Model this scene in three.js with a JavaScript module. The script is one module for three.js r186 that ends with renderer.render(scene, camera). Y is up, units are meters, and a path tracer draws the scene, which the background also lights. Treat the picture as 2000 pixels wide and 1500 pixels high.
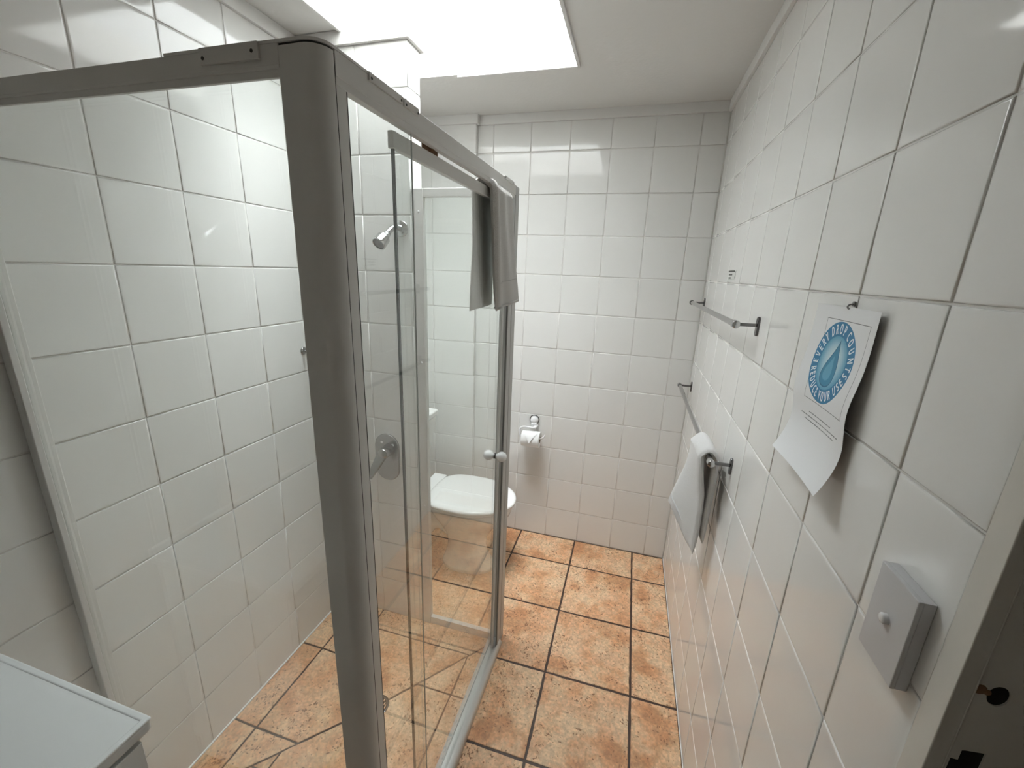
import * as THREE from 'three';
import { RoundedBoxGeometry } from 'three/addons/geometries/RoundedBoxGeometry.js';
import { mergeGeometries } from 'three/addons/utils/BufferGeometryUtils.js';
import { RectAreaLightUniformsLib } from 'three/addons/lights/RectAreaLightUniformsLib.js';

// ------------------------------------------------------------------ camera, light, exposure
// Right wall is x = 0, back wall z = 0, floor y = 0; the camera looks into the room along -z.
const scene = new THREE.Scene();
scene.background = new THREE.Color(0x000000);
const camera = new THREE.PerspectiveCamera(2 * Math.atan(750 / 814.03) * 180 / Math.PI, 2000 / 1500, 0.05, 50);
camera.position.set(-0.33383, 1.61251, 2.28587);
camera.rotation.set(-0.26702, 0.26944, 0.03735, 'YXZ');

const renderer = new THREE.WebGLRenderer({ antialias: true });
renderer.toneMapping = THREE.LinearToneMapping;
renderer.toneMappingExposure = 1.0;
renderer.shadowMap.enabled = true;
RectAreaLightUniformsLib.init();

const H = 2.368;                                                   // ceiling
const W = 1.5676;                                                  // room width (left wall x = -W)
const ZF = 2.75;                                                   // front wall
const SKY = { x0: -1.365, x1: -0.628, z0: 0.467, z1: 1.115, top: 3.30 };   // skylight opening
const SKY_LIGHT = 37, SKY_GLOW = 4;
const skyLamp = new THREE.RectAreaLight(new THREE.Color(0.955, 0.985, 1.0), SKY_LIGHT, SKY.x1 - SKY.x0 - 0.02, SKY.z1 - SKY.z0 - 0.02);
skyLamp.name = 'skylight_daylight';
skyLamp.position.set((SKY.x0 + SKY.x1) / 2, SKY.top - 0.012, (SKY.z0 + SKY.z1) / 2);
skyLamp.rotation.x = -Math.PI / 2;
scene.add(skyLamp);

// ------------------------------------------------------------------ helpers
let seed = 7;
const rnd = () => { seed = (seed + 0x6d2b79f5) | 0; let t = Math.imul(seed ^ (seed >>> 15), 1 | seed); t = (t + Math.imul(t ^ (t >>> 7), 61 | t)) ^ t; return ((t ^ (t >>> 14)) >>> 0) / 4294967296; };
const rr = (a, b) => a + (b - a) * rnd();
const V3 = (x, y, z) => new THREE.Vector3(x, y, z);
const used = {};
function numbered(name) { const n = used[name] = (used[name] ?? -1) + 1; return n ? name + '_' + String(n).padStart(3, '0') : name; }
function mesh(name, geometry, material, parent = scene) {
  const m = new THREE.Mesh(geometry, material);
  m.name = parent === scene ? numbered(name) : name;
  m.castShadow = m.receiveShadow = true;
  parent.add(m);
  return m;
}
function part(name, geometry, material, parent) {
  const k = parent.userData_count ?? (parent.userData_count = {});
  const n = k[name] = (k[name] ?? -1) + 1;
  return mesh(n ? name + '_' + String(n).padStart(3, '0') : name, geometry, material, parent);
}
function thing(name, label, category, pos = [0, 0, 0], group) {
  const g = new THREE.Group(); g.name = numbered(name); g.position.set(...pos);
  g.userData = { label, category }; if (group) g.userData.group = group;
  scene.add(g); return g;
}
function struct(name, geometry, material) { const m = mesh(name, geometry, material); m.userData.kind = 'structure'; return m; }
const merge = (l) => mergeGeometries(l.map((g) => { const q = g.index ? g.toNonIndexed() : g; for (const k of Object.keys(q.attributes)) if (!['position', 'normal', 'uv'].includes(k)) q.deleteAttribute(k); return q; }));
// a box from its corners, edges rounded by r
function bx(x0, x1, y0, y1, z0, z1, r = 0) {
  const w = x1 - x0, h = y1 - y0, d = z1 - z0;
  const g = r > 0 ? new RoundedBoxGeometry(w, h, d, 2, Math.min(r, w / 2.01, h / 2.01, d / 2.01)) : new THREE.BoxGeometry(w, h, d);
  return g.translate((x0 + x1) / 2, (y0 + y1) / 2, (z0 + z1) / 2);
}
function tube(points, r, seg = 24, rad = 10) { return new THREE.TubeGeometry(new THREE.CatmullRomCurve3(points, false, 'centripetal'), seg, r, rad); }
function bar(a, b, r, rad = 16) {
  const d = b.clone().sub(a), g = new THREE.CylinderGeometry(r, r, d.length(), rad);
  g.applyQuaternion(new THREE.Quaternion().setFromUnitVectors(V3(0, 1, 0), d.clone().normalize()));
  return g.translate((a.x + b.x) / 2, (a.y + b.y) / 2, (a.z + b.z) / 2);
}
// a lathe about the axis from a in direction d; profile = [radius, along]
function spun(a, d, profile, seg = 28) {
  const g = new THREE.LatheGeometry(profile.map(([r, t]) => new THREE.Vector2(r, t)), seg);
  g.applyQuaternion(new THREE.Quaternion().setFromUnitVectors(V3(0, 1, 0), d.clone().normalize()));
  return g.translate(a.x, a.y, a.z);
}
// periodic value noise
function makeNoise(n, s) {
  const save = seed; seed = s; const a = new Float32Array(n * n); for (let i = 0; i < a.length; i++) a[i] = rnd(); seed = save;
  return (x, y) => {
    const X = Math.floor(x), Y = Math.floor(y); let fx = x - X, fy = y - Y; fx = fx * fx * (3 - 2 * fx); fy = fy * fy * (3 - 2 * fy);
    const i = ((X % n) + n) % n, i2 = (i + 1) % n, j = ((Y % n) + n) % n, j2 = (j + 1) % n;
    return (a[i + j * n] * (1 - fx) + a[i2 + j * n] * fx) * (1 - fy) + (a[i + j2 * n] * (1 - fx) + a[i2 + j2 * n] * fx) * fy;
  };
}
function dataTexture(w, h, fill, srgb) {
  const d = new Uint8Array(w * h * 4);
  for (let y = 0; y < h; y++) for (let x = 0; x < w; x++) { const c = fill(x, y), k = (y * w + x) * 4; d[k] = c[0]; d[k + 1] = c[1]; d[k + 2] = c[2]; d[k + 3] = 255; }
  const t = new THREE.DataTexture(d, w, h); t.wrapS = t.wrapT = THREE.RepeatWrapping; t.magFilter = THREE.LinearFilter; t.minFilter = THREE.LinearMipmapLinearFilter; t.generateMipmaps = true;
  if (srgb) t.colorSpace = THREE.SRGBColorSpace; t.needsUpdate = true; return t;
}
const clamp = (v) => Math.max(0, Math.min(255, v));
const mix = (a, b, t) => a.map((v, i) => v + (b[i] - v) * t);
const smooth = (a, b, x) => { const t = Math.max(0, Math.min(1, (x - a) / (b - a))); return t * t * (3 - 2 * t); };

// ------------------------------------------------------------------ materials
const std = (r, g, b, rough, more = {}) => new THREE.MeshPhysicalMaterial({ color: new THREE.Color().setRGB(r, g, b), roughness: rough, metalness: 0, ...more });
const M = {
  glaze: [0, 1, 2].map((k) => std(0.86 - k * 0.008, 0.855 - k * 0.008, 0.83 - k * 0.009, 0.07)),
  grout: std(0.80, 0.785, 0.75, 0.9),
  ceiling: std(0.83, 0.82, 0.79, 0.9),
  paint: std(0.84, 0.83, 0.805, 0.45),
  shaft: std(0.78, 0.79, 0.79, 0.8),
  cream: std(0.74, 0.715, 0.655, 0.5),
  frame: std(0.79, 0.78, 0.75, 0.38),
  frameGrey: std(0.46, 0.46, 0.44, 0.35),
  frameDark: std(0.045, 0.045, 0.042, 0.6),
  gasket: std(0.17, 0.17, 0.165, 0.5),
  alu: std(0.62, 0.62, 0.61, 0.3, { metalness: 0.85 }),
  glass: new THREE.MeshPhysicalMaterial({ color: new THREE.Color().setRGB(0.972, 0.987, 0.98), roughness: 0.0, transmission: 1, thickness: 0, ior: 1.5 }),
  glassEdge: std(0.012, 0.035, 0.028, 0.25),
  glassEdgePale: std(0.40, 0.43, 0.40, 0.3),
  chrome: std(0.52, 0.525, 0.53, 0.14, { metalness: 1 }),
  chromeDark: std(0.20, 0.20, 0.205, 0.22, { metalness: 1 }),
  ceramic: std(0.86, 0.86, 0.84, 0.06),
  seat: std(0.88, 0.88, 0.87, 0.12),
  plastic: std(0.80, 0.80, 0.79, 0.3),
  switchBox: std(0.64, 0.64, 0.65, 0.28),
  knob: std(0.86, 0.86, 0.86, 0.15),
  laminate: std(0.85, 0.87, 0.87, 0.35),
  satin: std(0.33, 0.33, 0.325, 0.26, { metalness: 1 }),
  rust: std(0.24, 0.135, 0.07, 0.85),
  floorGrout: std(0.075, 0.045, 0.033, 0.38),
  black: std(0.008, 0.008, 0.008, 0.8),
  paper: std(0.86, 0.86, 0.85, 0.8),
  hall: std(0.82, 0.80, 0.76, 0.9),
};
// cloth: terry loops and a flatter weave
const nz = [makeNoise(64, 11), makeNoise(64, 22), makeNoise(128, 33), makeNoise(256, 44), makeNoise(16, 55)];
const terryBump = dataTexture(256, 256, (x, y) => { const v = 255 * (0.6 * nz[2](x / 2, y / 2) + 0.4 * nz[3](x, y)); return [v, v, v]; });
const terry = (r, g, b) => std(r, g, b, 0.95, { bumpMap: terryBump, bumpScale: 0.0025, sheen: 0.4, sheenRoughness: 0.8 });
M.towel = terry(0.90, 0.90, 0.885);
M.towelGrey = terry(0.80, 0.785, 0.755);
// terracotta-look floor tile: cream and orange clouds, brown patches, dark pits; 0.5 m repeat
function floorTexture(s) {
  const a = makeNoise(4, s), b = makeNoise(8, s + 1), c = makeNoise(16, s + 2), d = makeNoise(64, s + 3), e = makeNoise(128, s + 4), f = makeNoise(256, s + 5), N = 512;
  const pit = new Float32Array(N * N), col = [];
  const g = makeNoise(8, s + 6);
  for (let y = 0; y < N; y++) for (let x = 0; x < N; x++) {
    const u = x / N, v = y / N;
    const big = 0.5 * a(u * 4, v * 4) + 0.32 * b(u * 8 + 0.4 * c(u * 16, v * 16), v * 8) + 0.18 * c(u * 16, v * 16);
    const warm = 0.45 * b(v * 8 + 3.3, u * 8) + 0.35 * c(u * 16 + 5, v * 16 + 2) + 0.2 * d(u * 64, v * 64);
    const fine = 0.6 * d(u * 64 + 9, v * 64) + 0.4 * e(u * 128, v * 128);
    let k = mix([235, 200, 160], [224, 172, 130], smooth(0.30, 0.72, warm));
    k = mix(k, [192, 136, 94], 0.62 * smooth(0.52, 0.80, big));
    k = mix(k, [238, 214, 182], 0.42 * smooth(0.60, 0.30, big));
    k = k.map((q) => q * (0.86 + 0.27 * fine));
    const patch = smooth(0.40, 0.75, 0.6 * g(u * 8, v * 8) + 0.4 * c(u * 16 + 1, v * 16 + 7));
    const speck = 0.55 * e(u * 128 + 2, v * 128 + 5) + 0.45 * d(u * 64 + 4, v * 64 + 8);
    const p = smooth(0.80 - 0.14 * patch, 0.90 - 0.14 * patch, speck + 0.10 * (f(u * 256, v * 256) - 0.5));
    pit[y * N + x] = p;
    col.push(mix(k, [128, 88, 60], 0.72 * p));
  }
  return {
    map: dataTexture(N, N, (x, y) => col[y * N + x].map(clamp), true),
    bump: dataTexture(N, N, (x, y) => { const v = clamp(200 - 150 * pit[y * N + x] + 40 * (d(x / 8, y / 8) - 0.5)); return [v, v, v]; }),
  };
}
M.floorTile = [101, 202, 303].map((s) => { const t = floorTexture(s); return std(0.91, 0.885, 0.87, 0.42, { map: t.map, bumpMap: t.bump, bumpScale: 0.0012 }); });
M.ceiling.bumpMap = dataTexture(128, 128, (x, y) => { const v = 255 * nz[0](x / 2, y / 2); return [v, v, v]; });
M.ceiling.bumpScale = 0.0004;

// ------------------------------------------------------------------ tiled walls
// One tile: glazed face with a soft shoulder; w along local x, h along local y, face at local z = 0.
const tileCache = {};
function tileGeometry(w, h) {
  const key = w.toFixed(4) + 'x' + h.toFixed(4);
  if (tileCache[key]) return tileCache[key];
  const rings = [[0.006, 0, 0], [0.0022, -0.00018, 0.12], [0.0006, -0.0008, 0.6], [0, -0.0022, 1], [0, -0.006, 1]];   // inset, z, lean of the normal
  const pos = [], nor = [], uv = [], idx = [], e = Math.min(w, h) / 2.2;
  for (const [inset, z, lean] of rings) {
    const i = Math.min(inset, e);
    for (const [sx, sy] of [[-1, -1], [1, -1], [1, 1], [-1, 1]]) {
      pos.push(sx * (w / 2 - i), sy * (h / 2 - i), z);
      const n = V3(sx * lean * 0.7071, sy * lean * 0.7071, 1.0001 - lean).normalize(); nor.push(n.x, n.y, n.z);
      uv.push(sx * (w / 2 - i), sy * (h / 2 - i));
    }
  }
  idx.push(0, 1, 2, 0, 2, 3);
  for (let r = 0; r < rings.length - 1; r++) for (let k = 0; k < 4; k++) { const a = r * 4 + k, b = r * 4 + (k + 1) % 4, c = a + 4, d = b + 4; idx.push(a, c, d, a, d, b); }
  const g = new THREE.BufferGeometry();
  g.setAttribute('position', new THREE.Float32BufferAttribute(pos, 3)); g.setAttribute('normal', new THREE.Float32BufferAttribute(nor, 3)); g.setAttribute('uv', new THREE.Float32BufferAttribute(uv, 2)); g.setIndex(idx);
  return tileCache[key] = g;
}
const JOINT = 0.0028;
// frame: at(u, v) -> point on the tile face, turn = rotation about y that takes local +z to the wall's outward normal
function tiles(wall, us, vs, at, turn, lean, wob = 0.0022) {
  us = [...us].sort((a, b) => a - b); vs = [...vs].sort((a, b) => a - b);
  for (let i = 0; i < us.length - 1; i++) for (let j = 0; j < vs.length - 1; j++) {
    const w = us[i + 1] - us[i] - JOINT, h = vs[j + 1] - vs[j] - JOINT;
    if (w < 0.006 || h < 0.006) continue;
    const t = part('wall_tile', tileGeometry(w, h), M.glaze[Math.floor(rnd() * 3)], wall);
    t.position.copy(at((us[i] + us[i + 1]) / 2, (vs[j] + vs[j + 1]) / 2));
    t.rotation.set(rr(-wob, wob) + (lean?.(vs[j]) ?? 0), turn + rr(-wob, wob), 0, 'YXZ');
  }
}
const steps = (from, to, step) => { const l = []; for (let v = from; step > 0 ? v < to - 1e-6 : v > to + 1e-6; v += step) l.push(v); return l; };
const H0 = 2.1939, HL = 2.1895, TOP = 2.345, G = 0.0022;            // G: how deep the grout lies behind the tile face
const rowsR = [0, TOP, ...steps(H0, 0.1, -0.2)], rowsL = [0, TOP, ...steps(HL, 0.1, -0.2)];

const wallRight = struct('wall_right', bx(G, 0.12, -0.02, 2.45, -0.12, 1.845), M.grout);
tiles(wallRight, [0.0015, 1.8462, ...steps(1.7096, 0.05, -0.2)], rowsR, (u, v) => V3(0, v, u), -Math.PI / 2);
const wallBack = struct('wall_back', bx(-1.75, 0.12, -0.02, 2.45, -0.12, -G), M.grout);
tiles(wallBack, [-1.199, -0.0015, ...steps(-0.1119, -1.19, -0.2)], rowsR, (u, v) => V3(u, v, 0), 0, (v) => (v > 1.98 ? -0.019 : 0));   // the two top rows were laid leaning back a little
const duct = struct('wall_back_duct', bx(-1.75, -1.197 - G, -0.02, 2.45, -0.1, 0.03 - G), M.grout);
tiles(duct, [-W, -1.452, -1.197], rowsR, (u, v) => V3(u, v, 0.03), 0);
tiles(duct, [0.0005, 0.03], rowsR, (u, v) => V3(-1.197, v, u), Math.PI / 2);
const wallLeft = struct('wall_left', bx(-W - 0.16, -W - G, -0.02, 2.45, -0.12, ZF + 0.1), M.grout);
tiles(wallLeft, [0.032, ZF, ...steps(1.5301, 0.05, -0.2), ...steps(1.7301, ZF - 0.02, 0.2)], rowsL, (u, v) => V3(-W, v, u), Math.PI / 2);
// nib wall between the shower and the toilet
const NIB = { x: -1.131, z0: 0.757, z1: 0.845, top: H - 0.002 };
const nib = struct('wall_nib', bx(-W, NIB.x - G, -0.02, NIB.top - 0.004, NIB.z0 + G, NIB.z1 - G), M.grout);
tiles(nib, [-W + 0.001, -1.531, -1.331, NIB.x], rowsL, (u, v) => V3(u, v, NIB.z1), 0);
tiles(nib, [NIB.z0, NIB.z1], rowsL, (u, v) => V3(NIB.x, v, u), Math.PI / 2);
tiles(nib, [-W + 0.001, -1.531, -1.331, NIB.x], rowsL, (u, v) => V3(u, v, NIB.z0), Math.PI);
// front of the room, behind the camera, and the dark passage beyond the door
struct('wall_front', bx(-W - 0.16, 0.12, -0.02, 2.45, ZF, ZF + 0.12), M.hall);
struct('wall_door_side', merge([bx(0, 0.12, -0.02, 2.45, 2.70, ZF), bx(0, 0.12, 2.06, 2.45, 1.872, 2.70)]), M.cream);
struct('wall_hall', merge([bx(1.3, 1.4, -0.1, 2.5, 0.8, 3.6), bx(0.12, 1.3, -0.1, 2.5, 0.8, 0.9), bx(0.12, 1.3, -0.1, 2.5, 3.5, 3.6)]), M.hall);

// ------------------------------------------------------------------ ceiling and skylight
const ceilingParts = [];
{
  const x0 = -W - 0.16, x1 = 1.4, z0 = -0.12, z1 = 3.6, t = 0.03, o = SKY;
  for (const [a, b, c, d] of [[x0, o.x0, z0, z1], [o.x1, x1, z0, z1], [o.x0, o.x1, z0, o.z0], [o.x0, o.x1, o.z1, z1]]) {
    ceilingParts.push(bx(a, b, H, H + t, c, d));
    ceilingParts.push(bx(a - 0.0, b + 0.0, H + t, H + 0.13, c, d));
  }
  const g = merge(ceilingParts), p = g.attributes.position, uv = g.attributes.uv; for (let i = 0; i < p.count; i++) uv.setXY(i, p.getX(i) * 2, p.getZ(i) * 2);
  struct('ceiling', g, M.ceiling);
  // the shaft: four painted boards set back a little from the edge of the opening
  const s = 0.014, T = o.top, k = 0.03;
  struct('skylight_shaft', merge([
    bx(o.x0 - s - k, o.x0 - s, H + 0.028, T, o.z0 - s, o.z1 + s), bx(o.x1 + s, o.x1 + s + k, H + 0.028, T, o.z0 - s, o.z1 + s),
    bx(o.x0 - s - k, o.x1 + s + k, H + 0.028, T, o.z0 - s - k, o.z0 - s), bx(o.x0 - s - k, o.x1 + s + k, H + 0.028, T, o.z1 + s, o.z1 + s + k)]), M.shaft);
  // ceiling around the opening is cut back to the shaft: bead round the edge
  const b = 0.012, y0 = H - 0.009, y1 = H + 0.002;
  struct('trim_1', merge([
    bx(o.x1, o.x1 + b, y0, y1, o.z0 - b, o.z1 + b, 0.002), bx(o.x0 - b, o.x0, y0, y1, NIB.z1 + 0.016, o.z1 + b, 0.002),
    bx(NIB.x + 0.016, o.x1 + b, y0, y1, o.z0 - b, o.z0, 0.002), bx(o.x0 - b, o.x1 + b, y0, y1, o.z1, o.z1 + b, 0.002)]), M.paint);
  // opal sheet at the head of the shaft, glowing with daylight
  const win = new THREE.MeshPhysicalMaterial({ color: 0xffffff, roughness: 0.6, emissive: new THREE.Color(0.955, 0.985, 1.0), emissiveIntensity: SKY_GLOW });
  const w1 = struct('window_1', bx(o.x0 - s, o.x1 + s, T, T + 0.006, o.z0 - s, o.z1 + s), win);
  part('window_frame', merge([bx(o.x0 - s - k, o.x1 + s + k, T + 0.006, T + 0.03, o.z0 - s - k, o.z1 + s + k)]), M.shaft, w1);
}
// flat cornice boards
const CB = 2.325, CT = 0.013;
struct('trim_2', bx(-1.197, -CT, CB, H, 0, CT, 0.0015), M.paint);
struct('trim_3', merge([bx(-W, -1.197 + CT, CB, H, 0.03, 0.03 + CT, 0.0015), bx(-1.197, -1.197 + CT, CB, H, 0, 0.031, 0.0015)]), M.paint);
struct('trim_4', bx(-CT, 0, CB, H, 0, 1.872, 0.0015), M.paint);
struct('trim_5', bx(-W, -W + CT, CB, H, 0.04, NIB.z0, 0.0015), M.paint);
struct('trim_6', bx(-W, -W + CT, CB, H, NIB.z1, ZF, 0.0015), M.paint);
struct('trim_7', merge([bx(-W + CT, NIB.x + 0.0005, CB, NIB.top, NIB.z1, NIB.z1 + CT, 0.0008), bx(NIB.x, NIB.x + CT, CB, NIB.top, NIB.z0 - CT, NIB.z1 + CT, 0.0015), bx(-W + CT, NIB.x + 0.0005, CB, NIB.top, NIB.z0 - CT, NIB.z0, 0.0008), bx(-W, NIB.x, NIB.top - 0.006, NIB.top, NIB.z0, NIB.z1)]), M.paint);

// ------------------------------------------------------------------ floor
const floor = struct('floor', bx(-W - 0.16, 1.4, -0.12, -0.0028, -0.12, 3.6), M.floorGrout);
// A convex tile from its outline in x,z (edge wandering a little), rounded shoulder, own piece of the pattern.
function floorTile(poly, gap, wander = 0.0011) {
  // shrink the outline by half the joint
  const n = poly.length; let area = 0; for (let i = 0; i < n; i++) { const a = poly[i], b = poly[(i + 1) % n]; area += a[0] * b[1] - b[0] * a[1]; }
  if (Math.abs(area) / 2 < 0.0006) return;
  if (area < 0) poly = [...poly].reverse();
  const inset = (p, d) => { const out = []; const m = p.length; for (let i = 0; i < m; i++) {
    const a = p[(i + m - 1) % m], b = p[i], c = p[(i + 1) % m];
    const e1 = [b[0] - a[0], b[1] - a[1]], e2 = [c[0] - b[0], c[1] - b[1]], l1 = Math.hypot(...e1), l2 = Math.hypot(...e2);
    const n1 = [-e1[1] / l1, e1[0] / l1], n2 = [-e2[1] / l2, e2[0] / l2]; let s = [n1[0] + n2[0], n1[1] + n2[1]]; const q = 1 + n1[0] * n2[0] + n1[1] * n2[1];
    const f = Math.min(d / q, d * 3); out.push([b[0] + s[0] * f, b[1] + s[1] * f]); } return out; };
  const base = inset(poly, gap / 2), ring = [];
  for (let i = 0; i < base.length; i++) { const a = base[i], b = base[(i + 1) % base.length], L = Math.hypot(b[0] - a[0], b[1] - a[1]), k = Math.max(1, Math.round(L / 0.03));
    for (let j = 0; j < k; j++) ring.push([a[0] + (b[0] - a[0]) * j / k + rr(-wander, wander), a[1] + (b[1] - a[1]) * j / k + rr(-wander, wander)]); }
  const c = ring.reduce((s, p) => [s[0] + p[0] / ring.length, s[1] + p[1] / ring.length], [0, 0]), m = ring.length;
  const tip = rr(-0.0004, 0.0004), ox = rnd() * 3, oz = rnd() * 3, quarter = Math.floor(rnd() * 4) * Math.PI / 2 + rr(-0.1, 0.1), cs = Math.cos(quarter) * 2, sn = Math.sin(quarter) * 2;
  const pos = [0, tip, 0], nor = [0, 1, 0], uv = [], idx = []; const U = (x, z) => uv.push(x * cs - z * sn + ox, x * sn + z * cs + oz); U(0, 0);
  for (const [d, y, lean] of [[0.0045, tip, 0], [0.0018, tip - 0.0007, 0.35], [0.0002, tip - 0.0024, 0.75], [0, -0.0055, 1]]) for (let i = 0; i < m; i++) {
    const q = ring[i], r = [q[0] - c[0], q[1] - c[1]], L = Math.hypot(...r) || 1, f = Math.max(0, 1 - d / L);
    pos.push(r[0] * f, y, r[1] * f); const v = V3(r[0] / L * lean, 1.0001 - lean, r[1] / L * lean).normalize(); nor.push(v.x, v.y, v.z); U(r[0] * f, r[1] * f); }
  for (let i = 0; i < m; i++) { const j = (i + 1) % m; idx.push(0, 1 + j, 1 + i); for (let k = 0; k < 3; k++) { const a = 1 + k * m + i, b = 1 + k * m + j; idx.push(a, b, b + m, a, b + m, a + m); } }
  const g = new THREE.BufferGeometry(); g.setAttribute('position', new THREE.Float32BufferAttribute(pos, 3)); g.setAttribute('normal', new THREE.Float32BufferAttribute(nor, 3)); g.setAttribute('uv', new THREE.Float32BufferAttribute(uv, 2)); g.setIndex(idx);
  part('floor_tile', g, M.floorTile[Math.floor(rnd() * 3)], floor).position.set(c[0], 0, c[1]);
}
function clip(poly, a, b, c) {                                      // keep a x + b z <= c
  const out = []; for (let i = 0; i < poly.length; i++) { const p = poly[i], q = poly[(i + 1) % poly.length], dp = a * p[0] + b * p[1] - c, dq = a * q[0] + b * q[1] - c;
    if (dp <= 0) out.push(p); if (dp * dq < 0) { const t = dp / (dp - dq); out.push([p[0] + (q[0] - p[0]) * t, p[1] + (q[1] - p[1]) * t]); } } return out;
}
function split(region, xs, zs, gap) {
  xs = [-9, ...xs.sort((a, b) => a - b), 9]; zs = [-9, ...zs.sort((a, b) => a - b), 9];
  for (let i = 0; i < xs.length - 1; i++) for (let j = 0; j < zs.length - 1; j++) {
    let p = clip(clip(clip(clip(region, -1, 0, -xs[i]), 1, 0, xs[i + 1]), 0, -1, -zs[j]), 0, 1, zs[j + 1]);
    if (p.length > 2) floorTile(p, gap);
  }
}
const rect = (x0, x1, z0, z1) => [[x0, z0], [x1, z0], [x1, z1], [x0, z1]];
const P = 0.3435, gx = steps(-0.5208 - 4 * P, 0.1, P), gz = steps(0.2342 - P, ZF, P);
const XS = -0.768, ZB = 0.832, ZP = 1.748;                          // the shower floor ends under its frame
const zc = 0.2342 + P, zd = zc + P, xc = -0.5208 - P;               // the tile that the frame's far corner stands on is notched round the shower floor
split(rect(-W, 0, 0.0, zc), [...gx], [...gz], 0.0085);
split(rect(-W, xc, zc, ZB), [...gx], [...gz], 0.0085);
split(rect(xc + P, 0, zc, zd), [...gx], [...gz], 0.0085);
floorTile([[xc, zc], [xc + P, zc], [xc + P, zd], [XS, zd], [XS, ZB], [xc, ZB]], 0.0085);
split(rect(XS, 0, zd, ZF), [...gx], [...gz], 0.0085);
split(rect(-W, XS, ZP, ZF), [...gx], [...gz], 0.0085);
{ // shower floor: four falls to the drain
  const D = [-1.1, 1.252], k1 = -1.215, k2 = -1.05, x0 = -W, x1 = XS, z0 = ZB, z1 = ZP, N = [];
  const br = [x1, D[1] + k1 * (x1 - D[0])], fl = [x0, D[1] + k2 * (x0 - D[0])];
  const bl = [x0, 0.86], fr = [x1, 1.66];
  split([D, br, [x1, z0], [x0, z0], bl].map((p) => p), [-1.335], [0.946], 0.006);                    // back fall
  split([D, fr, br], [-0.855], [1.131, 1.30 + 0.17], 0.006);                                         // side fall, by the door
  split([D, bl, fl].map((p) => p), [-1.468], [1.11, 1.449], 0.006);                                  // fall at the left wall
  split([D, fl, [x0, z1], [x1, z1], fr], [-1.324, -0.98], [1.55], 0.006);                            // front fall
  const t = thing('floor_drain', 'round metal floor drain in the shower floor behind the corner post', 'drain', [D[0], 0, D[1]]);
  part('rim', spun(V3(0, -0.003, 0), V3(0, 1, 0), [[0.030, 0], [0.030, 0.0045], [0.034, 0.006], [0.040, 0.0055], [0.042, 0.003], [0.042, 0]]), M.chromeDark, t);
  part('grate', merge([...steps(-0.024, 0.025, 0.008).map((x) => bx(x - 0.002, x + 0.002, -0.001, 0.0015, -Math.sqrt(0.0009 - x * x), Math.sqrt(0.0009 - x * x))), new THREE.CylinderGeometry(0.030, 0.030, 0.001, 20).translate(0, -0.0025, 0)]), M.chromeDark, t);
}

struct('trim_9', merge([bar(V3(-W + 0.001, 0.001, ZB), V3(-W + 0.001, 0.001, ZF), 0.0042, 8), bar(V3(-0.0008, 0.0005, 0), V3(-0.0008, 0.0005, 1.845), 0.002, 8)]), M.paint);

// ------------------------------------------------------------------ door jamb at the near end of the right wall
struct('trim_8', bx(-0.0004, 0.0145, -0.001, 2.1, 1.8446, 1.872, 0.0012), M.cream);
{
  const s = new THREE.Shape(); s.moveTo(0.0150, 0); s.lineTo(0.12, 0); s.lineTo(0.12, 2.06); s.lineTo(0.0150, 2.06); s.closePath();
  const hole = new THREE.Path(); hole.absellipse(0.0335, 1.2447, 0.0085, 0.0115, 0, Math.PI * 2); s.holes.push(hole);
  const m = new THREE.Path(); m.moveTo(0.0185, 1.160); m.lineTo(0.0245, 1.160); m.lineTo(0.0245, 1.1725); m.lineTo(0.027, 1.1735); m.lineTo(0.043, 1.176); m.lineTo(0.043, 1.085); m.lineTo(0.0185, 1.085); m.closePath(); s.holes.push(m);
  const dj = struct('door_1_jamb', new THREE.ExtrudeGeometry(s, { depth: 0.022, bevelEnabled: false }).translate(0, 0, 1.8485), M.cream);
  part('mortise', bx(0.0165, 0.06, 1.07, 1.27, 1.8475, 1.8688), M.black, dj);
  part('rust_stain', spun(V3(0.0185, 1.2485, 1.8703), V3(0, 0, 1), [[0.0001, 0.0012], [0.0035, 0.0011], [0.0052, 0.0006], [0.006, 0]], 9), M.rust, dj);
  part('screw_hole', spun(V3(0.0245, 1.2468, 1.8704), V3(0, 0, 1), [[0.0001, 0.0011], [0.003, 0.0008], [0.0034, 0]], 8), M.rust, dj);
  part('paint_ridge', bar(V3(0.0148, 0.01, 1.8712), V3(0.0148, 2.05, 1.8712), 0.0011, 6), M.cream, dj);
}

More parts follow.
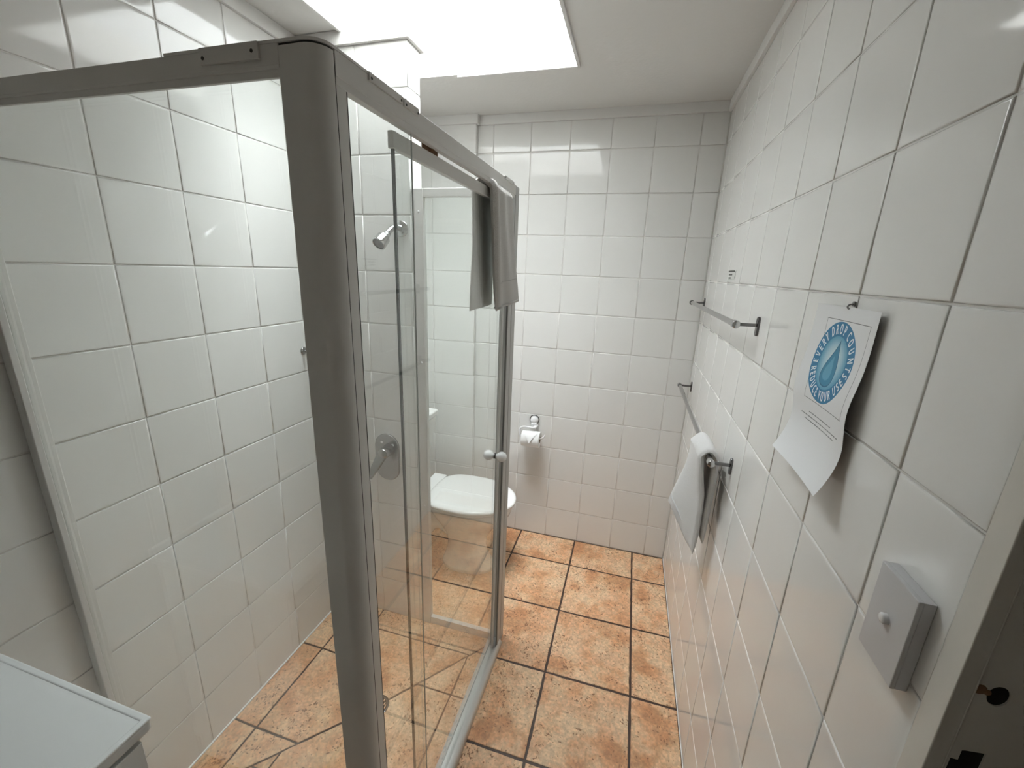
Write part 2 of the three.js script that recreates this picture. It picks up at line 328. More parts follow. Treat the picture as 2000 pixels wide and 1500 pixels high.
// ------------------------------------------------------------------ shower screen
// a pane 6 mm thick; edge strips on the sides that show
function pane(parent, x0, x1, y0, y1, z0, z1, edges, name = 'glass_pane', em = M.glassEdge) {
  const p = part(name, bx(x0, x1, y0, y1, z0, z1), M.glass, parent);
  if (edges) part('glass_edge', bx(...edges), em, p);
  return p;
}
const XO = -0.743, ZO = 1.766, YT = 1.884, YB = 1.846;              // outer side plane, outer front plane, top and underside of the head rails
const sc = thing('shower_screen', 'white framed corner shower screen with clear glass and wide rounded corner post', 'shower screen', [-0.8, 0, 1.7]);
const scr = (name, g, m, p = sc) => { const q = g.clone(); if (p === sc) q.translate(0.8, 0, -1.7); return part(name, q, m, p); };
{
  // corner post, rounded on its outer corner
  const s = new THREE.Shape(); const R = 0.0265;
  s.moveTo(-0.8075, -1.735); s.lineTo(-0.8075, -ZO + 0.001); s.lineTo(XO - R, -ZO); s.absarc(XO - R, -ZO + R, R, -Math.PI / 2, 0, false); s.lineTo(XO, -1.7395); s.lineTo(-0.766, -1.7395); s.lineTo(-0.766, -1.735); s.closePath();
  const post = new THREE.ExtrudeGeometry(s, { depth: YT - 0.0055, bevelEnabled: false, curveSegments: 16 }).rotateX(-Math.PI / 2).translate(0, 0.001, 0);
  const cpost = scr('corner_post', post, M.frame); { const c = new THREE.Shape(), q = 0.0022; c.moveTo(-0.806 + 0.8, -0.038); c.lineTo(-0.806 + 0.8, -ZO + 1.7 + q); c.lineTo(XO - R + 0.8, -ZO + 1.7 + q); c.absarc(XO - R + 0.8, -ZO + R + 1.7, R - q, -Math.PI / 2, 0, false); c.lineTo(XO + 0.8 - q, -0.038); c.closePath(); part('post_gasket', new THREE.ExtrudeGeometry(c, { depth: 0.005, bevelEnabled: false, curveSegments: 16 }).rotateX(-Math.PI / 2).translate(0, YT - 0.006, 0), M.frameDark, cpost); } part('post_gasket', bx(-0.766 + 0.8, XO + 0.8 - 0.001, 0.001, YT - 0.006, 1.7365 - 1.7, 1.7398 - 1.7), M.frameDark, cpost); part('post_gasket', bx(-0.766 + 0.8, XO + 0.8 - 0.0026, 0.001, YB + 0.006, 1.7112 - 1.7, 1.7138 - 1.7), M.frameDark, cpost);
  scr('post_cap', (() => { const c = new THREE.Shape(); c.moveTo(-1.0, -1.735); c.lineTo(-1.0, -ZO - 0.0006); c.lineTo(XO - R, -ZO - 0.0006); c.absarc(XO - R, -ZO + R, R + 0.0006, -Math.PI / 2, 0, false); c.lineTo(XO + 0.0006, -1.56); c.lineTo(-0.772, -1.56); c.lineTo(-0.772, -1.735); c.closePath(); return new THREE.ExtrudeGeometry(c, { depth: 0.0035, bevelEnabled: false, curveSegments: 16 }).rotateX(-Math.PI / 2).translate(0, YT - 0.0015, 0); })(), M.frame);
  scr('post_stile', bx(-0.772, XO - 0.0015, 0.001, YB + 0.01, 1.7138, 1.7366, 0.0018), M.frame);
  // head rails
  scr('head_rail', merge([bx(-W + 0.0005, -0.806, YB + 0.0095, YT - 0.0008, 1.737, ZO - 0.0005, 0.0015), bx(-W + 0.0005, -0.806, YB + 0.008, YB + 0.013, ZO - 0.008, ZO + 0.0004, 0.0012), bx(-W + 0.0005, -0.806, YB - 0.0015, YB + 0.011, ZO - 0.007, ZO - 0.0015, 0.0012)]), M.frame);
  scr('head_rail', merge([bx(-0.776, XO - 0.0003, YB + 0.006, YT - 0.0008, 0.842, 1.7366, 0.0015), bx(-0.756, XO - 0.001, YB - 0.004, YB + 0.008, 0.85, 1.7366, 0.001)]), M.frame);
  scr('head_rail', bx(-1.087, -0.775, 1.849, 1.877, 0.828, 0.846, 0.0015), M.frame);
  // screwed clips along the head rails
  for (const [a, b] of [[-0.934, -0.8352]]) { const c = scr('rail_clip', bx(a, b, 1.866, YT + 0.0022, ZO - 0.002, ZO + 0.003, 0.001), M.frame); const q = [bar(V3(a + 0.8 + 0.006, 1.8735, ZO - 1.7 + 0.002), V3(a + 0.8 + 0.006, 1.8735, ZO - 1.7 + 0.0034), 0.0024), bar(V3(b + 0.8 - 0.01, 1.8755, ZO - 1.7 + 0.002), V3(b + 0.8 - 0.01, 1.8755, ZO - 1.7 + 0.0034), 0.0024)]; part('screw', q[0], M.frameDark, c); part('screw', q[1], M.frameDark, c); }
  for (const [a, b, y] of [[1.569, 1.6635, 1.8745], [1.512, 1.563, 1.8735], [0.878, 0.976, 1.8765]]) { const c = scr('rail_clip', bx(XO - 0.002, XO + 0.003, y, YT + 0.0022, a, b, 0.001), M.frame); for (const z of [a + 0.005, b - 0.005]) part('screw', bar(V3(XO + 0.8 + 0.002, y + 0.004, z - 1.7), V3(XO + 0.8 + 0.0036, y + 0.004, z - 1.7), 0.002), M.frameDark, c); }
  // channels on the left wall and on the nib wall
  scr('wall_channel', merge([bx(-W + 0.0003, -W + 0.026, 0.001, YT - 0.003, 1.7515, 1.7645, 0.002), bx(-W + 0.0003, -W + 0.022, 0.001, YT - 0.003, 1.731, 1.7508, 0.002)]), M.frame);
  const ch = scr('wall_channel', merge([bx(NIB.x + 0.0003, -1.1165, 0.001, 1.877, 0.823, 0.8462, 0.0012), bx(-1.1158, -1.083, 0.001, 1.877, 0.824, 0.8485, 0.0015)]), M.frame);
  for (const y of [1.80, 1.25, 0.62, 0.28]) part('screw_cover', spun(V3(-1.10 + 0.8, y, 0.8482 - 1.7), V3(0, 0, 1), [[0.0001, 0.0026], [0.0032, 0.002], [0.0046, 0]], 12), M.knob, ch);
  // rear post at the far corner
  scr('rear_post', bx(-0.789, XO, 0.001, YT - 0.002, 0.800, 0.8455, 0.003), M.frameGrey);
  scr('door_jamb', bx(-0.7500, XO - 0.001, 0.0225, YB - 0.003, 0.8465, 0.886, 0.002), M.frameGrey);
  scr('jamb_gap', bx(-0.7500, -0.7478, 0.0225, YB - 0.006, 0.8862, 0.890), M.gasket);
  // sills: rounded aluminium at the door, plain channels at the fixed panes
  const sill = new THREE.Shape(); sill.moveTo(-0.797, 0); sill.lineTo(-0.797, 0.016); sill.lineTo(-0.781, 0.017); sill.lineTo(-0.781, 0.011); sill.lineTo(-0.770, 0.011); sill.lineTo(-0.770, 0.021); sill.lineTo(-0.758, 0.022); sill.quadraticCurveTo(-0.738, 0.021, -0.733, 0.001); sill.lineTo(-0.733, 0); sill.closePath();
  scr('sill', new THREE.ExtrudeGeometry(sill, { depth: 1.7125 - 0.846, bevelEnabled: false, curveSegments: 10 }).translate(0, 0.0005, 0.846), M.alu);
  scr('bottom_rail', bx(-1.0828, -0.7895, 0.001, 0.038, 0.826, 0.846, 0.0015), M.frame);
  scr('bottom_rail', bx(-W + 0.027, -0.808, 0.001, 0.038, 1.736, 1.764, 0.0015), M.frame);
  // fixed panes
  const gp = (n, a, e) => { const p = [...a]; p[0] += 0.8; p[1] += 0.8; p[4] -= 1.7; p[5] -= 1.7; const q = e ? [e[0] + 0.8, e[1] + 0.8, e[2], e[3], e[4] - 1.7, e[5] - 1.7] : null; return pane(sc, ...p, q, n, M.glassEdgePale); };
  gp('front_pane', [-W + 0.022, -0.808, 0.036, YB + 0.0095, 1.747, 1.752]);
  gp('side_pane', [-0.7535, -0.7485, 0.012, YB - 0.003, 1.5285, 1.713], [-0.7505, -0.7484, 0.012, YB - 0.003, 1.5265, 1.5284]);
  gp('rear_pane', [-1.083, -0.789, 0.037, 1.850, 0.833, 0.838]);
}
// sliding door
const door = thing('sliding_shower_door', 'frameless sliding glass shower door hung from a white top bar, dark glass edge', 'shower door', [-0.763, 0, 1.2]);
{
  const D = (name, g, m, p = door) => { const q = g.clone(); if (p === door) q.translate(0.763, 0, -1.2); return part(name, q, m, p); };
  const gp = pane(door, -0.0025, 0.0025, 0.0235, 1.8125, 0.888 - 1.2, 1.5665 - 1.2, [-0.0026, 0.0026, 0.0235, 1.8125, 1.5665 - 1.2, 1.5705 - 1.2]);
  D('top_bar', bx(-0.7685, -0.7570, 1.808, 1.8355, 0.886, 1.5755, 0.0015), M.frame);
  D('edge_seal', bx(-0.7665, -0.7592, 0.024, 1.807, 0.8875, 0.906, 0.001), M.frame);
  for (const z of [1.44, 1.0]) { const r = D('roller', bx(-0.764, -0.7605, 1.8358, 1.872, z - 0.045, z + 0.02, 0.001), M.rust); part('wheel', spun(V3(-0.757 + 0.763, 1.862, z - 1.2), V3(1, 0, 0), [[0.001, 0], [0.008, 0], [0.008, 0.003], [0.001, 0.003]], 16), M.rust, r); part('bolt', bar(V3(-0.769 + 0.763, 1.842, z - 0.01 - 1.2), V3(-0.753 + 0.763, 1.842, z - 0.01 - 1.2), 0.0045, 8), M.rust, r); }
  const sphere = [[0.0001, -0.0195], [0.008, -0.0178], [0.0145, -0.0130], [0.0187, -0.0055], [0.0195, 0.001], [0.0183, 0.007], [0.0142, 0.0135], [0.0095, 0.0172], [0.0085, 0.020], [0.0085, 0.0225]];
  D('knob', spun(V3(-0.7372, 0.945, 0.93), V3(-1, 0, 0), sphere), M.knob);
  D('knob', spun(V3(-0.7888, 0.945, 0.93), V3(1, 0, 0), sphere), M.knob);
  D('washer', bar(V3(-0.7665, 0.945, 0.93), V3(-0.7592, 0.945, 0.93), 0.0105), M.frameDark);
}

// ------------------------------------------------------------------ shower fittings on the nib wall and left wall
{
  const t = thing('shower_rose', 'chrome shower head on a short bent arm from the nib wall', 'shower head', [-1.172, 1.743, NIB.z1]);
  part('flange', spun(V3(0, 0, 0), V3(0, 0, 1), [[0.0285, 0], [0.0285, 0.003], [0.026, 0.006], [0.018, 0.009], [0.011, 0.011], [0.0105, 0.014]]), M.chrome, t);
  part('arm', tube([V3(0, 0, 0.006), V3(0, 0.002, 0.03), V3(-0.001, -0.002, 0.055), V3(-0.003, -0.014, 0.075), V3(-0.006, -0.026, 0.088)], 0.0098, 24, 14), M.chrome, t);
  const dir = V3(-0.17, -0.66, 0.73).normalize(), o = V3(-0.006, -0.026, 0.088);
  const h = part('head', spun(o, dir, [[0.0001, -0.004], [0.012, -0.004], [0.0135, 0.002], [0.0135, 0.010], [0.018, 0.014], [0.0225, 0.020], [0.0245, 0.050], [0.0245, 0.055], [0.0225, 0.0565], [0.0205, 0.0545]]), M.chrome, t);
  part('spray_face', spun(o.clone().addScaledVector(dir, 0.050), dir, [[0.021, 0.002], [0.0175, 0.003], [0.015, 0.0005], [0.008, 0.001], [0.0001, 0.002]]), M.chromeDark, h);
}
{
  const t = thing('shower_mixer', 'chrome shower mixer with oblong plate and drooping lever on nib wall', 'mixer tap', [-1.271, 0.82, NIB.z1]);
  const s = new THREE.Shape(); s.absarc(0, 0.050, 0.054, 0, Math.PI, false); s.absarc(0, -0.049, 0.054, Math.PI, 2 * Math.PI, false); s.closePath();
  part('cover_plate', new THREE.ExtrudeGeometry(s, { depth: 0.004, bevelEnabled: true, bevelSize: 0.003, bevelThickness: 0.004, bevelSegments: 3, curveSegments: 24 }).translate(0, 0, 0.001), M.satin, t);
  part('collar', spun(V3(0.012, 0.040, 0.008), V3(0, 0, 1), [[0.027, 0], [0.026, 0.010], [0.0235, 0.014], [0.0235, 0.028], [0.0225, 0.030]]), M.chromeDark, t);
  const lv = part('lever', spun(V3(0.012, 0.040, 0.036), V3(0, 0, 1), [[0.0225, 0], [0.024, 0.004], [0.024, 0.022], [0.021, 0.028], [0.012, 0.0315], [0.0001, 0.0325]]), M.satin, t);
  const hs = new THREE.Shape(); hs.moveTo(-0.018, 0.004); hs.quadraticCurveTo(-0.017, -0.05, -0.0125, -0.100); hs.quadraticCurveTo(-0.007, -0.112, 0.003, -0.108); hs.quadraticCurveTo(0.014, -0.05, 0.020, 0.004); hs.closePath();
  part('handle', new THREE.ExtrudeGeometry(hs, { depth: 0.008, bevelEnabled: true, bevelSize: 0.003, bevelThickness: 0.003, bevelSegments: 3 }).rotateX(-0.42).rotateZ(-0.32).translate(0.008, 0.036, 0.052), M.satin, lv);
  part('marker', spun(V3(-0.022, 0.068, 0.0088), V3(0, 0, 1), [[0.0001, 0.0004], [0.006, 0.0004], [0.0065, 0]], 14), M.plastic, t).userData.label = 'small pale round mark on the plate';
  part('marker', spun(V3(0.030, 0.062, 0.0088), V3(0, 0, 1), [[0.0001, 0.0004], [0.006, 0.0004], [0.0065, 0]], 14), M.plastic, t).userData.label = 'small pale round mark on the plate';
}
{
  const t = thing('soap_holder', 'small chrome soap holder bracket on left shower wall, partly hidden by corner post', 'soap holder', [-W, 1.2745, 0.945]);
  part('flange', spun(V3(0, 0, 0), V3(1, 0, 0), [[0.0145, 0], [0.0145, 0.003], [0.012, 0.006], [0.006, 0.007], [0.0001, 0.007]], 20), M.chrome, t);
  part('arm', tube([V3(0.005, 0, 0), V3(0.03, -0.001, 0), V3(0.055, -0.004, -0.01), V3(0.075, -0.004, -0.05), V3(0.07, -0.004, -0.10), V3(0.03, -0.004, -0.13), V3(0.012, -0.003, -0.10)], 0.003, 30, 8), M.chrome, t);
}

// ------------------------------------------------------------------ toilet
{
  const t = thing('toilet', 'white ceramic toilet with closed lid behind the shower glass', 'toilet', [-1.30, 0, 0.39]);
  // loft of egg sections: [y, back x, front x, half width, fullness]
  const loft = (rows, seg = 56, back) => {
    const pos = [], idx = [], uv = []; rows.forEach(([y, xb, xf, hw, pw = 2], r) => { for (let i = 0; i < seg; i++) { const a = i / seg * Math.PI * 2, c = Math.cos(a), s = Math.sin(a), xm = xb + (xf - xb) * 0.45, ax = c > 0 ? xf - xm : xm - xb;
      const bp = c < 0 ? back ?? pw : pw; pos.push(xm + Math.sign(c) * Math.pow(Math.abs(c), 2 / bp) * ax, y, Math.sign(s) * Math.pow(Math.abs(s), 2 / bp) * hw); uv.push(i / seg, r / rows.length); } });
    for (let r = 0; r < rows.length - 1; r++) for (let i = 0; i < seg; i++) { const a = r * seg + i, b = r * seg + (i + 1) % seg; idx.push(a, a + seg, b + seg, a, b + seg, b); }
    for (const r of [0, rows.length - 1]) { const k = pos.length / 3, q = rows[r]; pos.push(q[1] + (q[2] - q[1]) * 0.45, q[0], 0); uv.push(0, 0); for (let i = 0; i < seg; i++) { const a = r * seg + i, b = r * seg + (i + 1) % seg; r ? idx.push(k, b, a) : idx.push(k, a, b); } }
    const g = new THREE.BufferGeometry(); g.setAttribute('position', new THREE.Float32BufferAttribute(pos, 3)); g.setAttribute('uv', new THREE.Float32BufferAttribute(uv, 2)); g.setIndex(idx); g.computeVertexNormals(); return g; };
  part('bowl', loft([[0, 0.075, 0.375, 0.098, 2.3], [0.02, 0.077, 0.372, 0.096, 2.3], [0.055, 0.09, 0.352, 0.086, 2.2], [0.09, 0.10, 0.335, 0.074], [0.14, 0.105, 0.325, 0.070], [0.20, 0.09, 0.335, 0.084], [0.26, 0.06, 0.375, 0.118], [0.31, 0.03, 0.425, 0.150], [0.35, 0.005, 0.455, 0.170], [0.385, -0.01, 0.465, 0.178], [0.402, -0.008, 0.462, 0.175]]), M.ceramic, t);
  part('trap', tube([V3(0.14, 0.20, 0), V3(0.06, 0.24, 0), V3(0.0, 0.22, 0), V3(-0.05, 0.17, 0), V3(-0.14, 0.165, 0), V3(-0.262, 0.165, 0)], 0.052, 30, 18), M.ceramic, t);
  part('seat', loft([[0.403, -0.004, 0.472, 0.182], [0.407, -0.008, 0.478, 0.187], [0.413, -0.008, 0.478, 0.187], [0.417, -0.004, 0.474, 0.184]], 56, 3), M.seat, t);
  part('lid', loft([[0.418, 0.022, 0.476, 0.186], [0.422, 0.016, 0.484, 0.192], [0.430, 0.015, 0.486, 0.193], [0.437, 0.018, 0.482, 0.190], [0.442, 0.026, 0.472, 0.182], [0.444, 0.042, 0.450, 0.166], [0.4445, 0.08, 0.40, 0.13]], 56, 3.4), M.seat, t);
  part('hinge_block', merge([bx(-0.06, 0.0195, 0.404, 0.430, -0.165, 0.165, 0.007), bx(-0.075, 0.02, 0.35, 0.4035, -0.15, 0.15, 0.016)]), M.seat, t);
  // cistern tapering downwards, against the left wall
  const cg = bx(-0.262, -0.055, 0.44, 0.785, -0.192, 0.192, 0.012); const cp = cg.attributes.position; for (let i = 0; i < cp.count; i++) { const k = (0.785 - cp.getY(i)) / 0.345; cp.setX(i, cp.getX(i) < -0.2 ? cp.getX(i) : cp.getX(i) - 0.055 * k); cp.setZ(i, cp.getZ(i) * (1 - 0.10 * k)); } cg.computeVertexNormals();
  part('cistern', cg, M.ceramic, t);
  part('cistern_lid', bx(-0.265, -0.048, 0.786, 0.822, -0.198, 0.198, 0.010), M.ceramic, t);
  part('flush_button', spun(V3(-0.16, 0.819, 0), V3(0, 1, 0), [[0.022, 0], [0.022, 0.004], [0.018, 0.006], [0.0001, 0.0065]]), M.chrome, t);
  part('flush_pipe', tube([V3(-0.17, 0.46, 0), V3(-0.17, 0.38, 0), V3(-0.13, 0.33, 0), V3(-0.03, 0.325, 0), V3(0.03, 0.325, 0)], 0.021, 24, 14), M.plastic, t);
}

// ------------------------------------------------------------------ toilet roll holder on the back wall
{
  const t = thing('toilet_roll_holder', 'white wire toilet roll holder with dark ringed flange on back wall', 'roll holder', [-0.817, 0.762, 0]);
  part('flange', spun(V3(0, 0, 0), V3(0, 0, 1), [[0.024, 0], [0.024, 0.012], [0.022, 0.020], [0.017, 0.027], [0.008, 0.031], [0.0001, 0.032]]), M.knob, t);
  part('flange_ring', new THREE.TorusGeometry(0.0265, 0.0030, 8, 30).translate(0, 0.002, 0.005), M.chromeDark, t).userData.label = 'dark metal ring round the flange';
  part('frame', tube([V3(0.022, -0.030, 0.012), V3(0.012, -0.031, 0.055), V3(-0.02, -0.028, 0.066), V3(-0.052, -0.029, 0.068), V3(-0.068, -0.040, 0.068), V3(-0.071, -0.062, 0.066), V3(-0.070, -0.082, 0.066), V3(-0.060, -0.088, 0.066), V3(0.056, -0.088, 0.066), V3(0.068, -0.082, 0.064), V3(0.080, -0.064, 0.060)], 0.0056, 80, 10), M.knob, t);
  part('stem', merge([bx(-0.016, 0.020, -0.040, -0.014, 0.010, 0.030, 0.005), bx(0.004, 0.020, -0.040, -0.026, 0.024, 0.056, 0.003)]), M.knob, t);
}
{
  const t = thing('toilet_roll', 'white toilet roll with end folded to a point, on holder below the dark ring', 'toilet roll', [-0.817, 0.667, 0.066]);
  const R = 0.047;
  part('roll', spun(V3(-0.054, 0, 0), V3(1, 0, 0), [[0.019, 0.0], [R - 0.001, 0.0], [R, 0.001], [R, 0.104], [R - 0.001, 0.105], [0.019, 0.105]], 40).translate(0, -0.002, 0), M.paper, t);
  part('core', spun(V3(-0.0535, -0.002, 0), V3(1, 0, 0), [[0.0188, 0], [0.0188, 0.104]], 24), std(0.45, 0.36, 0.27, 0.9), t);
  // the pointed flap follows the roll, a little proud
  const pos = [], idx = [], n = 14; for (let i = 0; i <= n; i++) { const a = Math.PI / 2 - 0.15 - i / n * 1.55, w = 0.050 * (1 - i / n), r = R + 0.0020 + 0.011 * Math.pow(i / n, 2); pos.push(-0.0015 - w, r * Math.sin(a) - 0.002, r * Math.cos(a), -0.0015 + w, r * Math.sin(a) - 0.002, r * Math.cos(a)); if (i < n) { const k = i * 2; idx.push(k, k + 2, k + 1, k + 1, k + 2, k + 3); } }
  const top = new THREE.BufferGeometry(); top.setAttribute('position', new THREE.Float32BufferAttribute(pos, 3)); top.setIndex(idx); top.computeVertexNormals(); top.setAttribute('uv', new THREE.Float32BufferAttribute(new Float32Array(pos.length / 3 * 2), 2));
  const under = top.clone(); const up = under.attributes.position; for (let i = 0; i < up.count; i++) { const y = up.getY(i) + 0.002, z = up.getZ(i), l = Math.hypot(y, z), f = (l - 0.0009) / l; up.setXYZ(i, up.getX(i), y * f - 0.002, z * f); }
  part('folded_end', merge([top, under]), M.paper, t);
}

// ------------------------------------------------------------------ towel rails on the right wall
function towelRail(y, label) {
  const t = thing('towel_rail', label, 'towel rail', [0, y, 0.55], 'towel rails on the right wall');
  for (const z of [0.079 - 0.55, 1.0195 - 0.55]) {
    const s = new THREE.Shape(); s.absarc(0, 0.0165, 0.0075, 0, Math.PI, false); s.absarc(0, -0.0165, 0.0075, Math.PI, 2 * Math.PI, false); s.closePath();
    const f = part('flange', new THREE.ExtrudeGeometry(s, { depth: 0.003, bevelEnabled: true, bevelSize: 0.002, bevelThickness: 0.002, bevelSegments: 2 }).rotateY(-Math.PI / 2).translate(-0.001, -0.004, z), M.chromeDark, t);
    part('bracket', bx(-0.052, -0.004, -0.0055, 0.0035, z - 0.004, z + 0.004, 0.0015), M.chromeDark, f);
    part('end_socket', spun(V3(-0.058, -0.001, z + (z > 0 ? 0.011 : -0.011)), V3(0, 0, z > 0 ? -1 : 1), [[0.0001, -0.003], [0.009, -0.0025], [0.0112, 0], [0.0112, 0.020], [0.0098, 0.021]], 24), M.chrome, f);
  }
  part('rail', bar(V3(-0.058, -0.001, 0.079 - 0.55), V3(-0.058, -0.001, 1.0195 - 0.55), 0.0088, 20), M.chrome, t);
}
towelRail(1.493, 'empty upper chrome towel rail on right tiled wall, under the small sticker');
towelRail(1.079, 'lower chrome towel rail on right tiled wall, carrying the white towel');

// a folded cloth: centre surface f(s, t), closed shell of the given thickness with rounded rims
function cloth(f, th, ns, nt) {
  const e = 1e-3, P0 = [], N0 = [], pos = [], uv = [], idx = [];
  for (let i = 0; i <= ns; i++) for (let j = 0; j <= nt; j++) { const s = i / ns, t = j / nt, p = f(s, t), a = f(Math.min(1, s + e), t).sub(f(Math.max(0, s - e), t)), b = f(s, Math.min(1, t + e)).sub(f(s, Math.max(0, t - e))); P0.push(p); N0.push(a.cross(b).normalize()); }
  const T = (i, j) => { const s = i / ns, t = j / nt, k = (v) => Math.sqrt(Math.max(0, 1 - Math.pow(Math.abs(2 * v - 1), 10))); return (typeof th === 'function' ? th(s, t) : th) / 2 * Math.max(0.04, k(s) * k(t)); };
  const w = nt + 1, n = P0.length;
  for (const side of [1, -1]) for (let i = 0; i <= ns; i++) for (let j = 0; j <= nt; j++) { const q = P0[i * w + j].clone().addScaledVector(N0[i * w + j], side * T(i, j)); pos.push(q.x, q.y, q.z); uv.push(j / nt * 3, i / ns * 8); }
  for (let i = 0; i < ns; i++) for (let j = 0; j < nt; j++) { const a = i * w + j, b = a + 1, c = a + w, d = c + 1; idx.push(a, c, d, a, d, b, n + a, n + d, n + c, n + a, n + b, n + d); }
  const rim = []; for (let j = 0; j < nt; j++) rim.push([j, j + 1]); for (let i = 0; i < ns; i++) rim.push([i * w + nt, (i + 1) * w + nt]); for (let j = nt; j > 0; j--) rim.push([ns * w + j, ns * w + j - 1]); for (let i = ns; i > 0; i--) rim.push([i * w, (i - 1) * w]);
  for (const [a, b] of rim) idx.push(a, b, n + b, a, n + b, n + a);
  const g = new THREE.BufferGeometry(); g.setAttribute('position', new THREE.Float32BufferAttribute(pos, 3)); g.setAttribute('uv', new THREE.Float32BufferAttribute(uv, 2)); g.setIndex(idx); g.computeVertexNormals(); return g;
}
const lerp = (a, b, t) => a + (b - a) * t;
{ // hand towel hung over the top bar of the sliding door
  const t = thing('hand_towel', 'pale grey hand towel folded over the shower door top bar', 'towel', [-0.763, 1.84, 1.0]);
  const yTop = 1.8500;
  const f = (s, v) => { // s: inside hem -> over the bar -> outside hem; v: far -> near
    const L = 0.352, total = 2 * L + 0.06, q = s * total; let x, y, out;
    if (q < L) { out = -1; const k = 1 - q / L; x = -0.7875 - 0.004 * Math.sin(k * 4 + v * 3) - 0.006 * k; y = yTop - 0.012 - (L - 0.004 - 0.008 * (1 - v)) * k; }
    else if (q > L + 0.06) { out = 1; const k = (q - L - 0.06) / L; x = lerp(-0.7395, -0.7415, k) + 0.0040 * Math.sin(v * 6.5 + 0.4) * (0.25 + k) + lerp(0.016, 0, v) * k * k + 0.002 * Math.sin(v * 15 + k * 2); y = yTop - 0.012 - (L - 0.020 * (1 - v)) * k; }
    else { const a = (q - L) / 0.06; out = lerp(-1, 1, a); x = lerp(-0.7875, -0.7395, a); y = yTop - 0.012 + 0.013 * Math.sin(Math.PI * a); }
    const k = Math.max(0, Math.min(1, (yTop - y) / L)), b = (out + 1) / 2;
    const z0 = lerp(lerp(0.925, 0.93, k), lerp(0.905, 0.828, Math.pow(k, 1.3)), b), z1 = lerp(lerp(1.125, 1.118, k), lerp(1.105, 1.036, k), b);
    return V3(x + 0.763, y - 1.84, lerp(z0, z1, v) - 1.0);
  };
  part('towel_body', cloth(f, (s, v) => (s > 0.54 ? 0.0115 + 0.017 * smooth(0.70, 0.96, v) : s < 0.46 ? 0.015 : 0.0115 + 0.017 * smooth(0.70, 0.96, v) * smooth(0.46, 0.54, s)), 110, 40), M.towelGrey, t);
  // woven border bands across both hanging ends
  const band = (s0, s1) => cloth((s, v) => { const S = lerp(s0, s1, s), p = f(S, lerp(0.012, 0.985, v)); return p; }, (s, v) => 0.0124 + 0.017 * smooth(0.70, 0.96, v), 4, 40);
  part('border', band(0.888, 0.891), M.towelGrey, t);
  part('hem', band(0.985, 0.993), M.towelGrey, t);
}
{ // white towel on the lower rail
  const t = thing('face_towel', 'white terry face towel folded over the near end of lower rail', 'towel', [-0.058, 1.079, 0.9]);
  const f = (s, v) => { // s: back hem -> over rail -> front hem; v: far (small z) -> near
    const top = 0.058; let x, y;
    const Lb = 0.30, Lf = lerp(0.255, 0.345, smooth(0, 0.75, v));
    if (s < 0.42) { const k = 1 - s / 0.42; x = lerp(-0.0365, -0.0335, Math.min(1, k * 3)) + 0.002 * Math.sin(5 * k + v); y = -Lb * k; }
    else if (s > 0.54) { const k = (s - 0.54) / 0.46, far = 1 - smooth(0, 0.85, v); x = lerp(-0.078, -0.0565, Math.min(1, 2.6 * k) * v) - 0.048 * far * k * k - 0.006 * far + 0.0025 * Math.sin(6 * k + 4 * v); y = -Lf * k; }
    else { const a = (s - 0.42) / 0.12; x = lerp(-0.0365, -0.078, a); y = 0.018 * Math.sin(Math.PI * a); }
    const k = Math.max(0, -y / 0.34);
    return V3(x + 0.058, y, lerp(0.822 + 0.004 * k, 0.985 + 0.002 * k, v) - 0.9);
  };
  part('towel_body', cloth(f, (s, v) => (s > 0.54 ? lerp(0.020, 0.0245, (s - 0.54) / 0.46) : s < 0.42 ? 0.0235 : 0.019), 90, 36), M.towel, t);
  part('hem_stitch', cloth((s, v) => f(lerp(0.935, 0.942, s), lerp(0.02, 0.5, v)), 0.0252, 2, 14), std(0.68, 0.69, 0.69, 0.9), t);
}

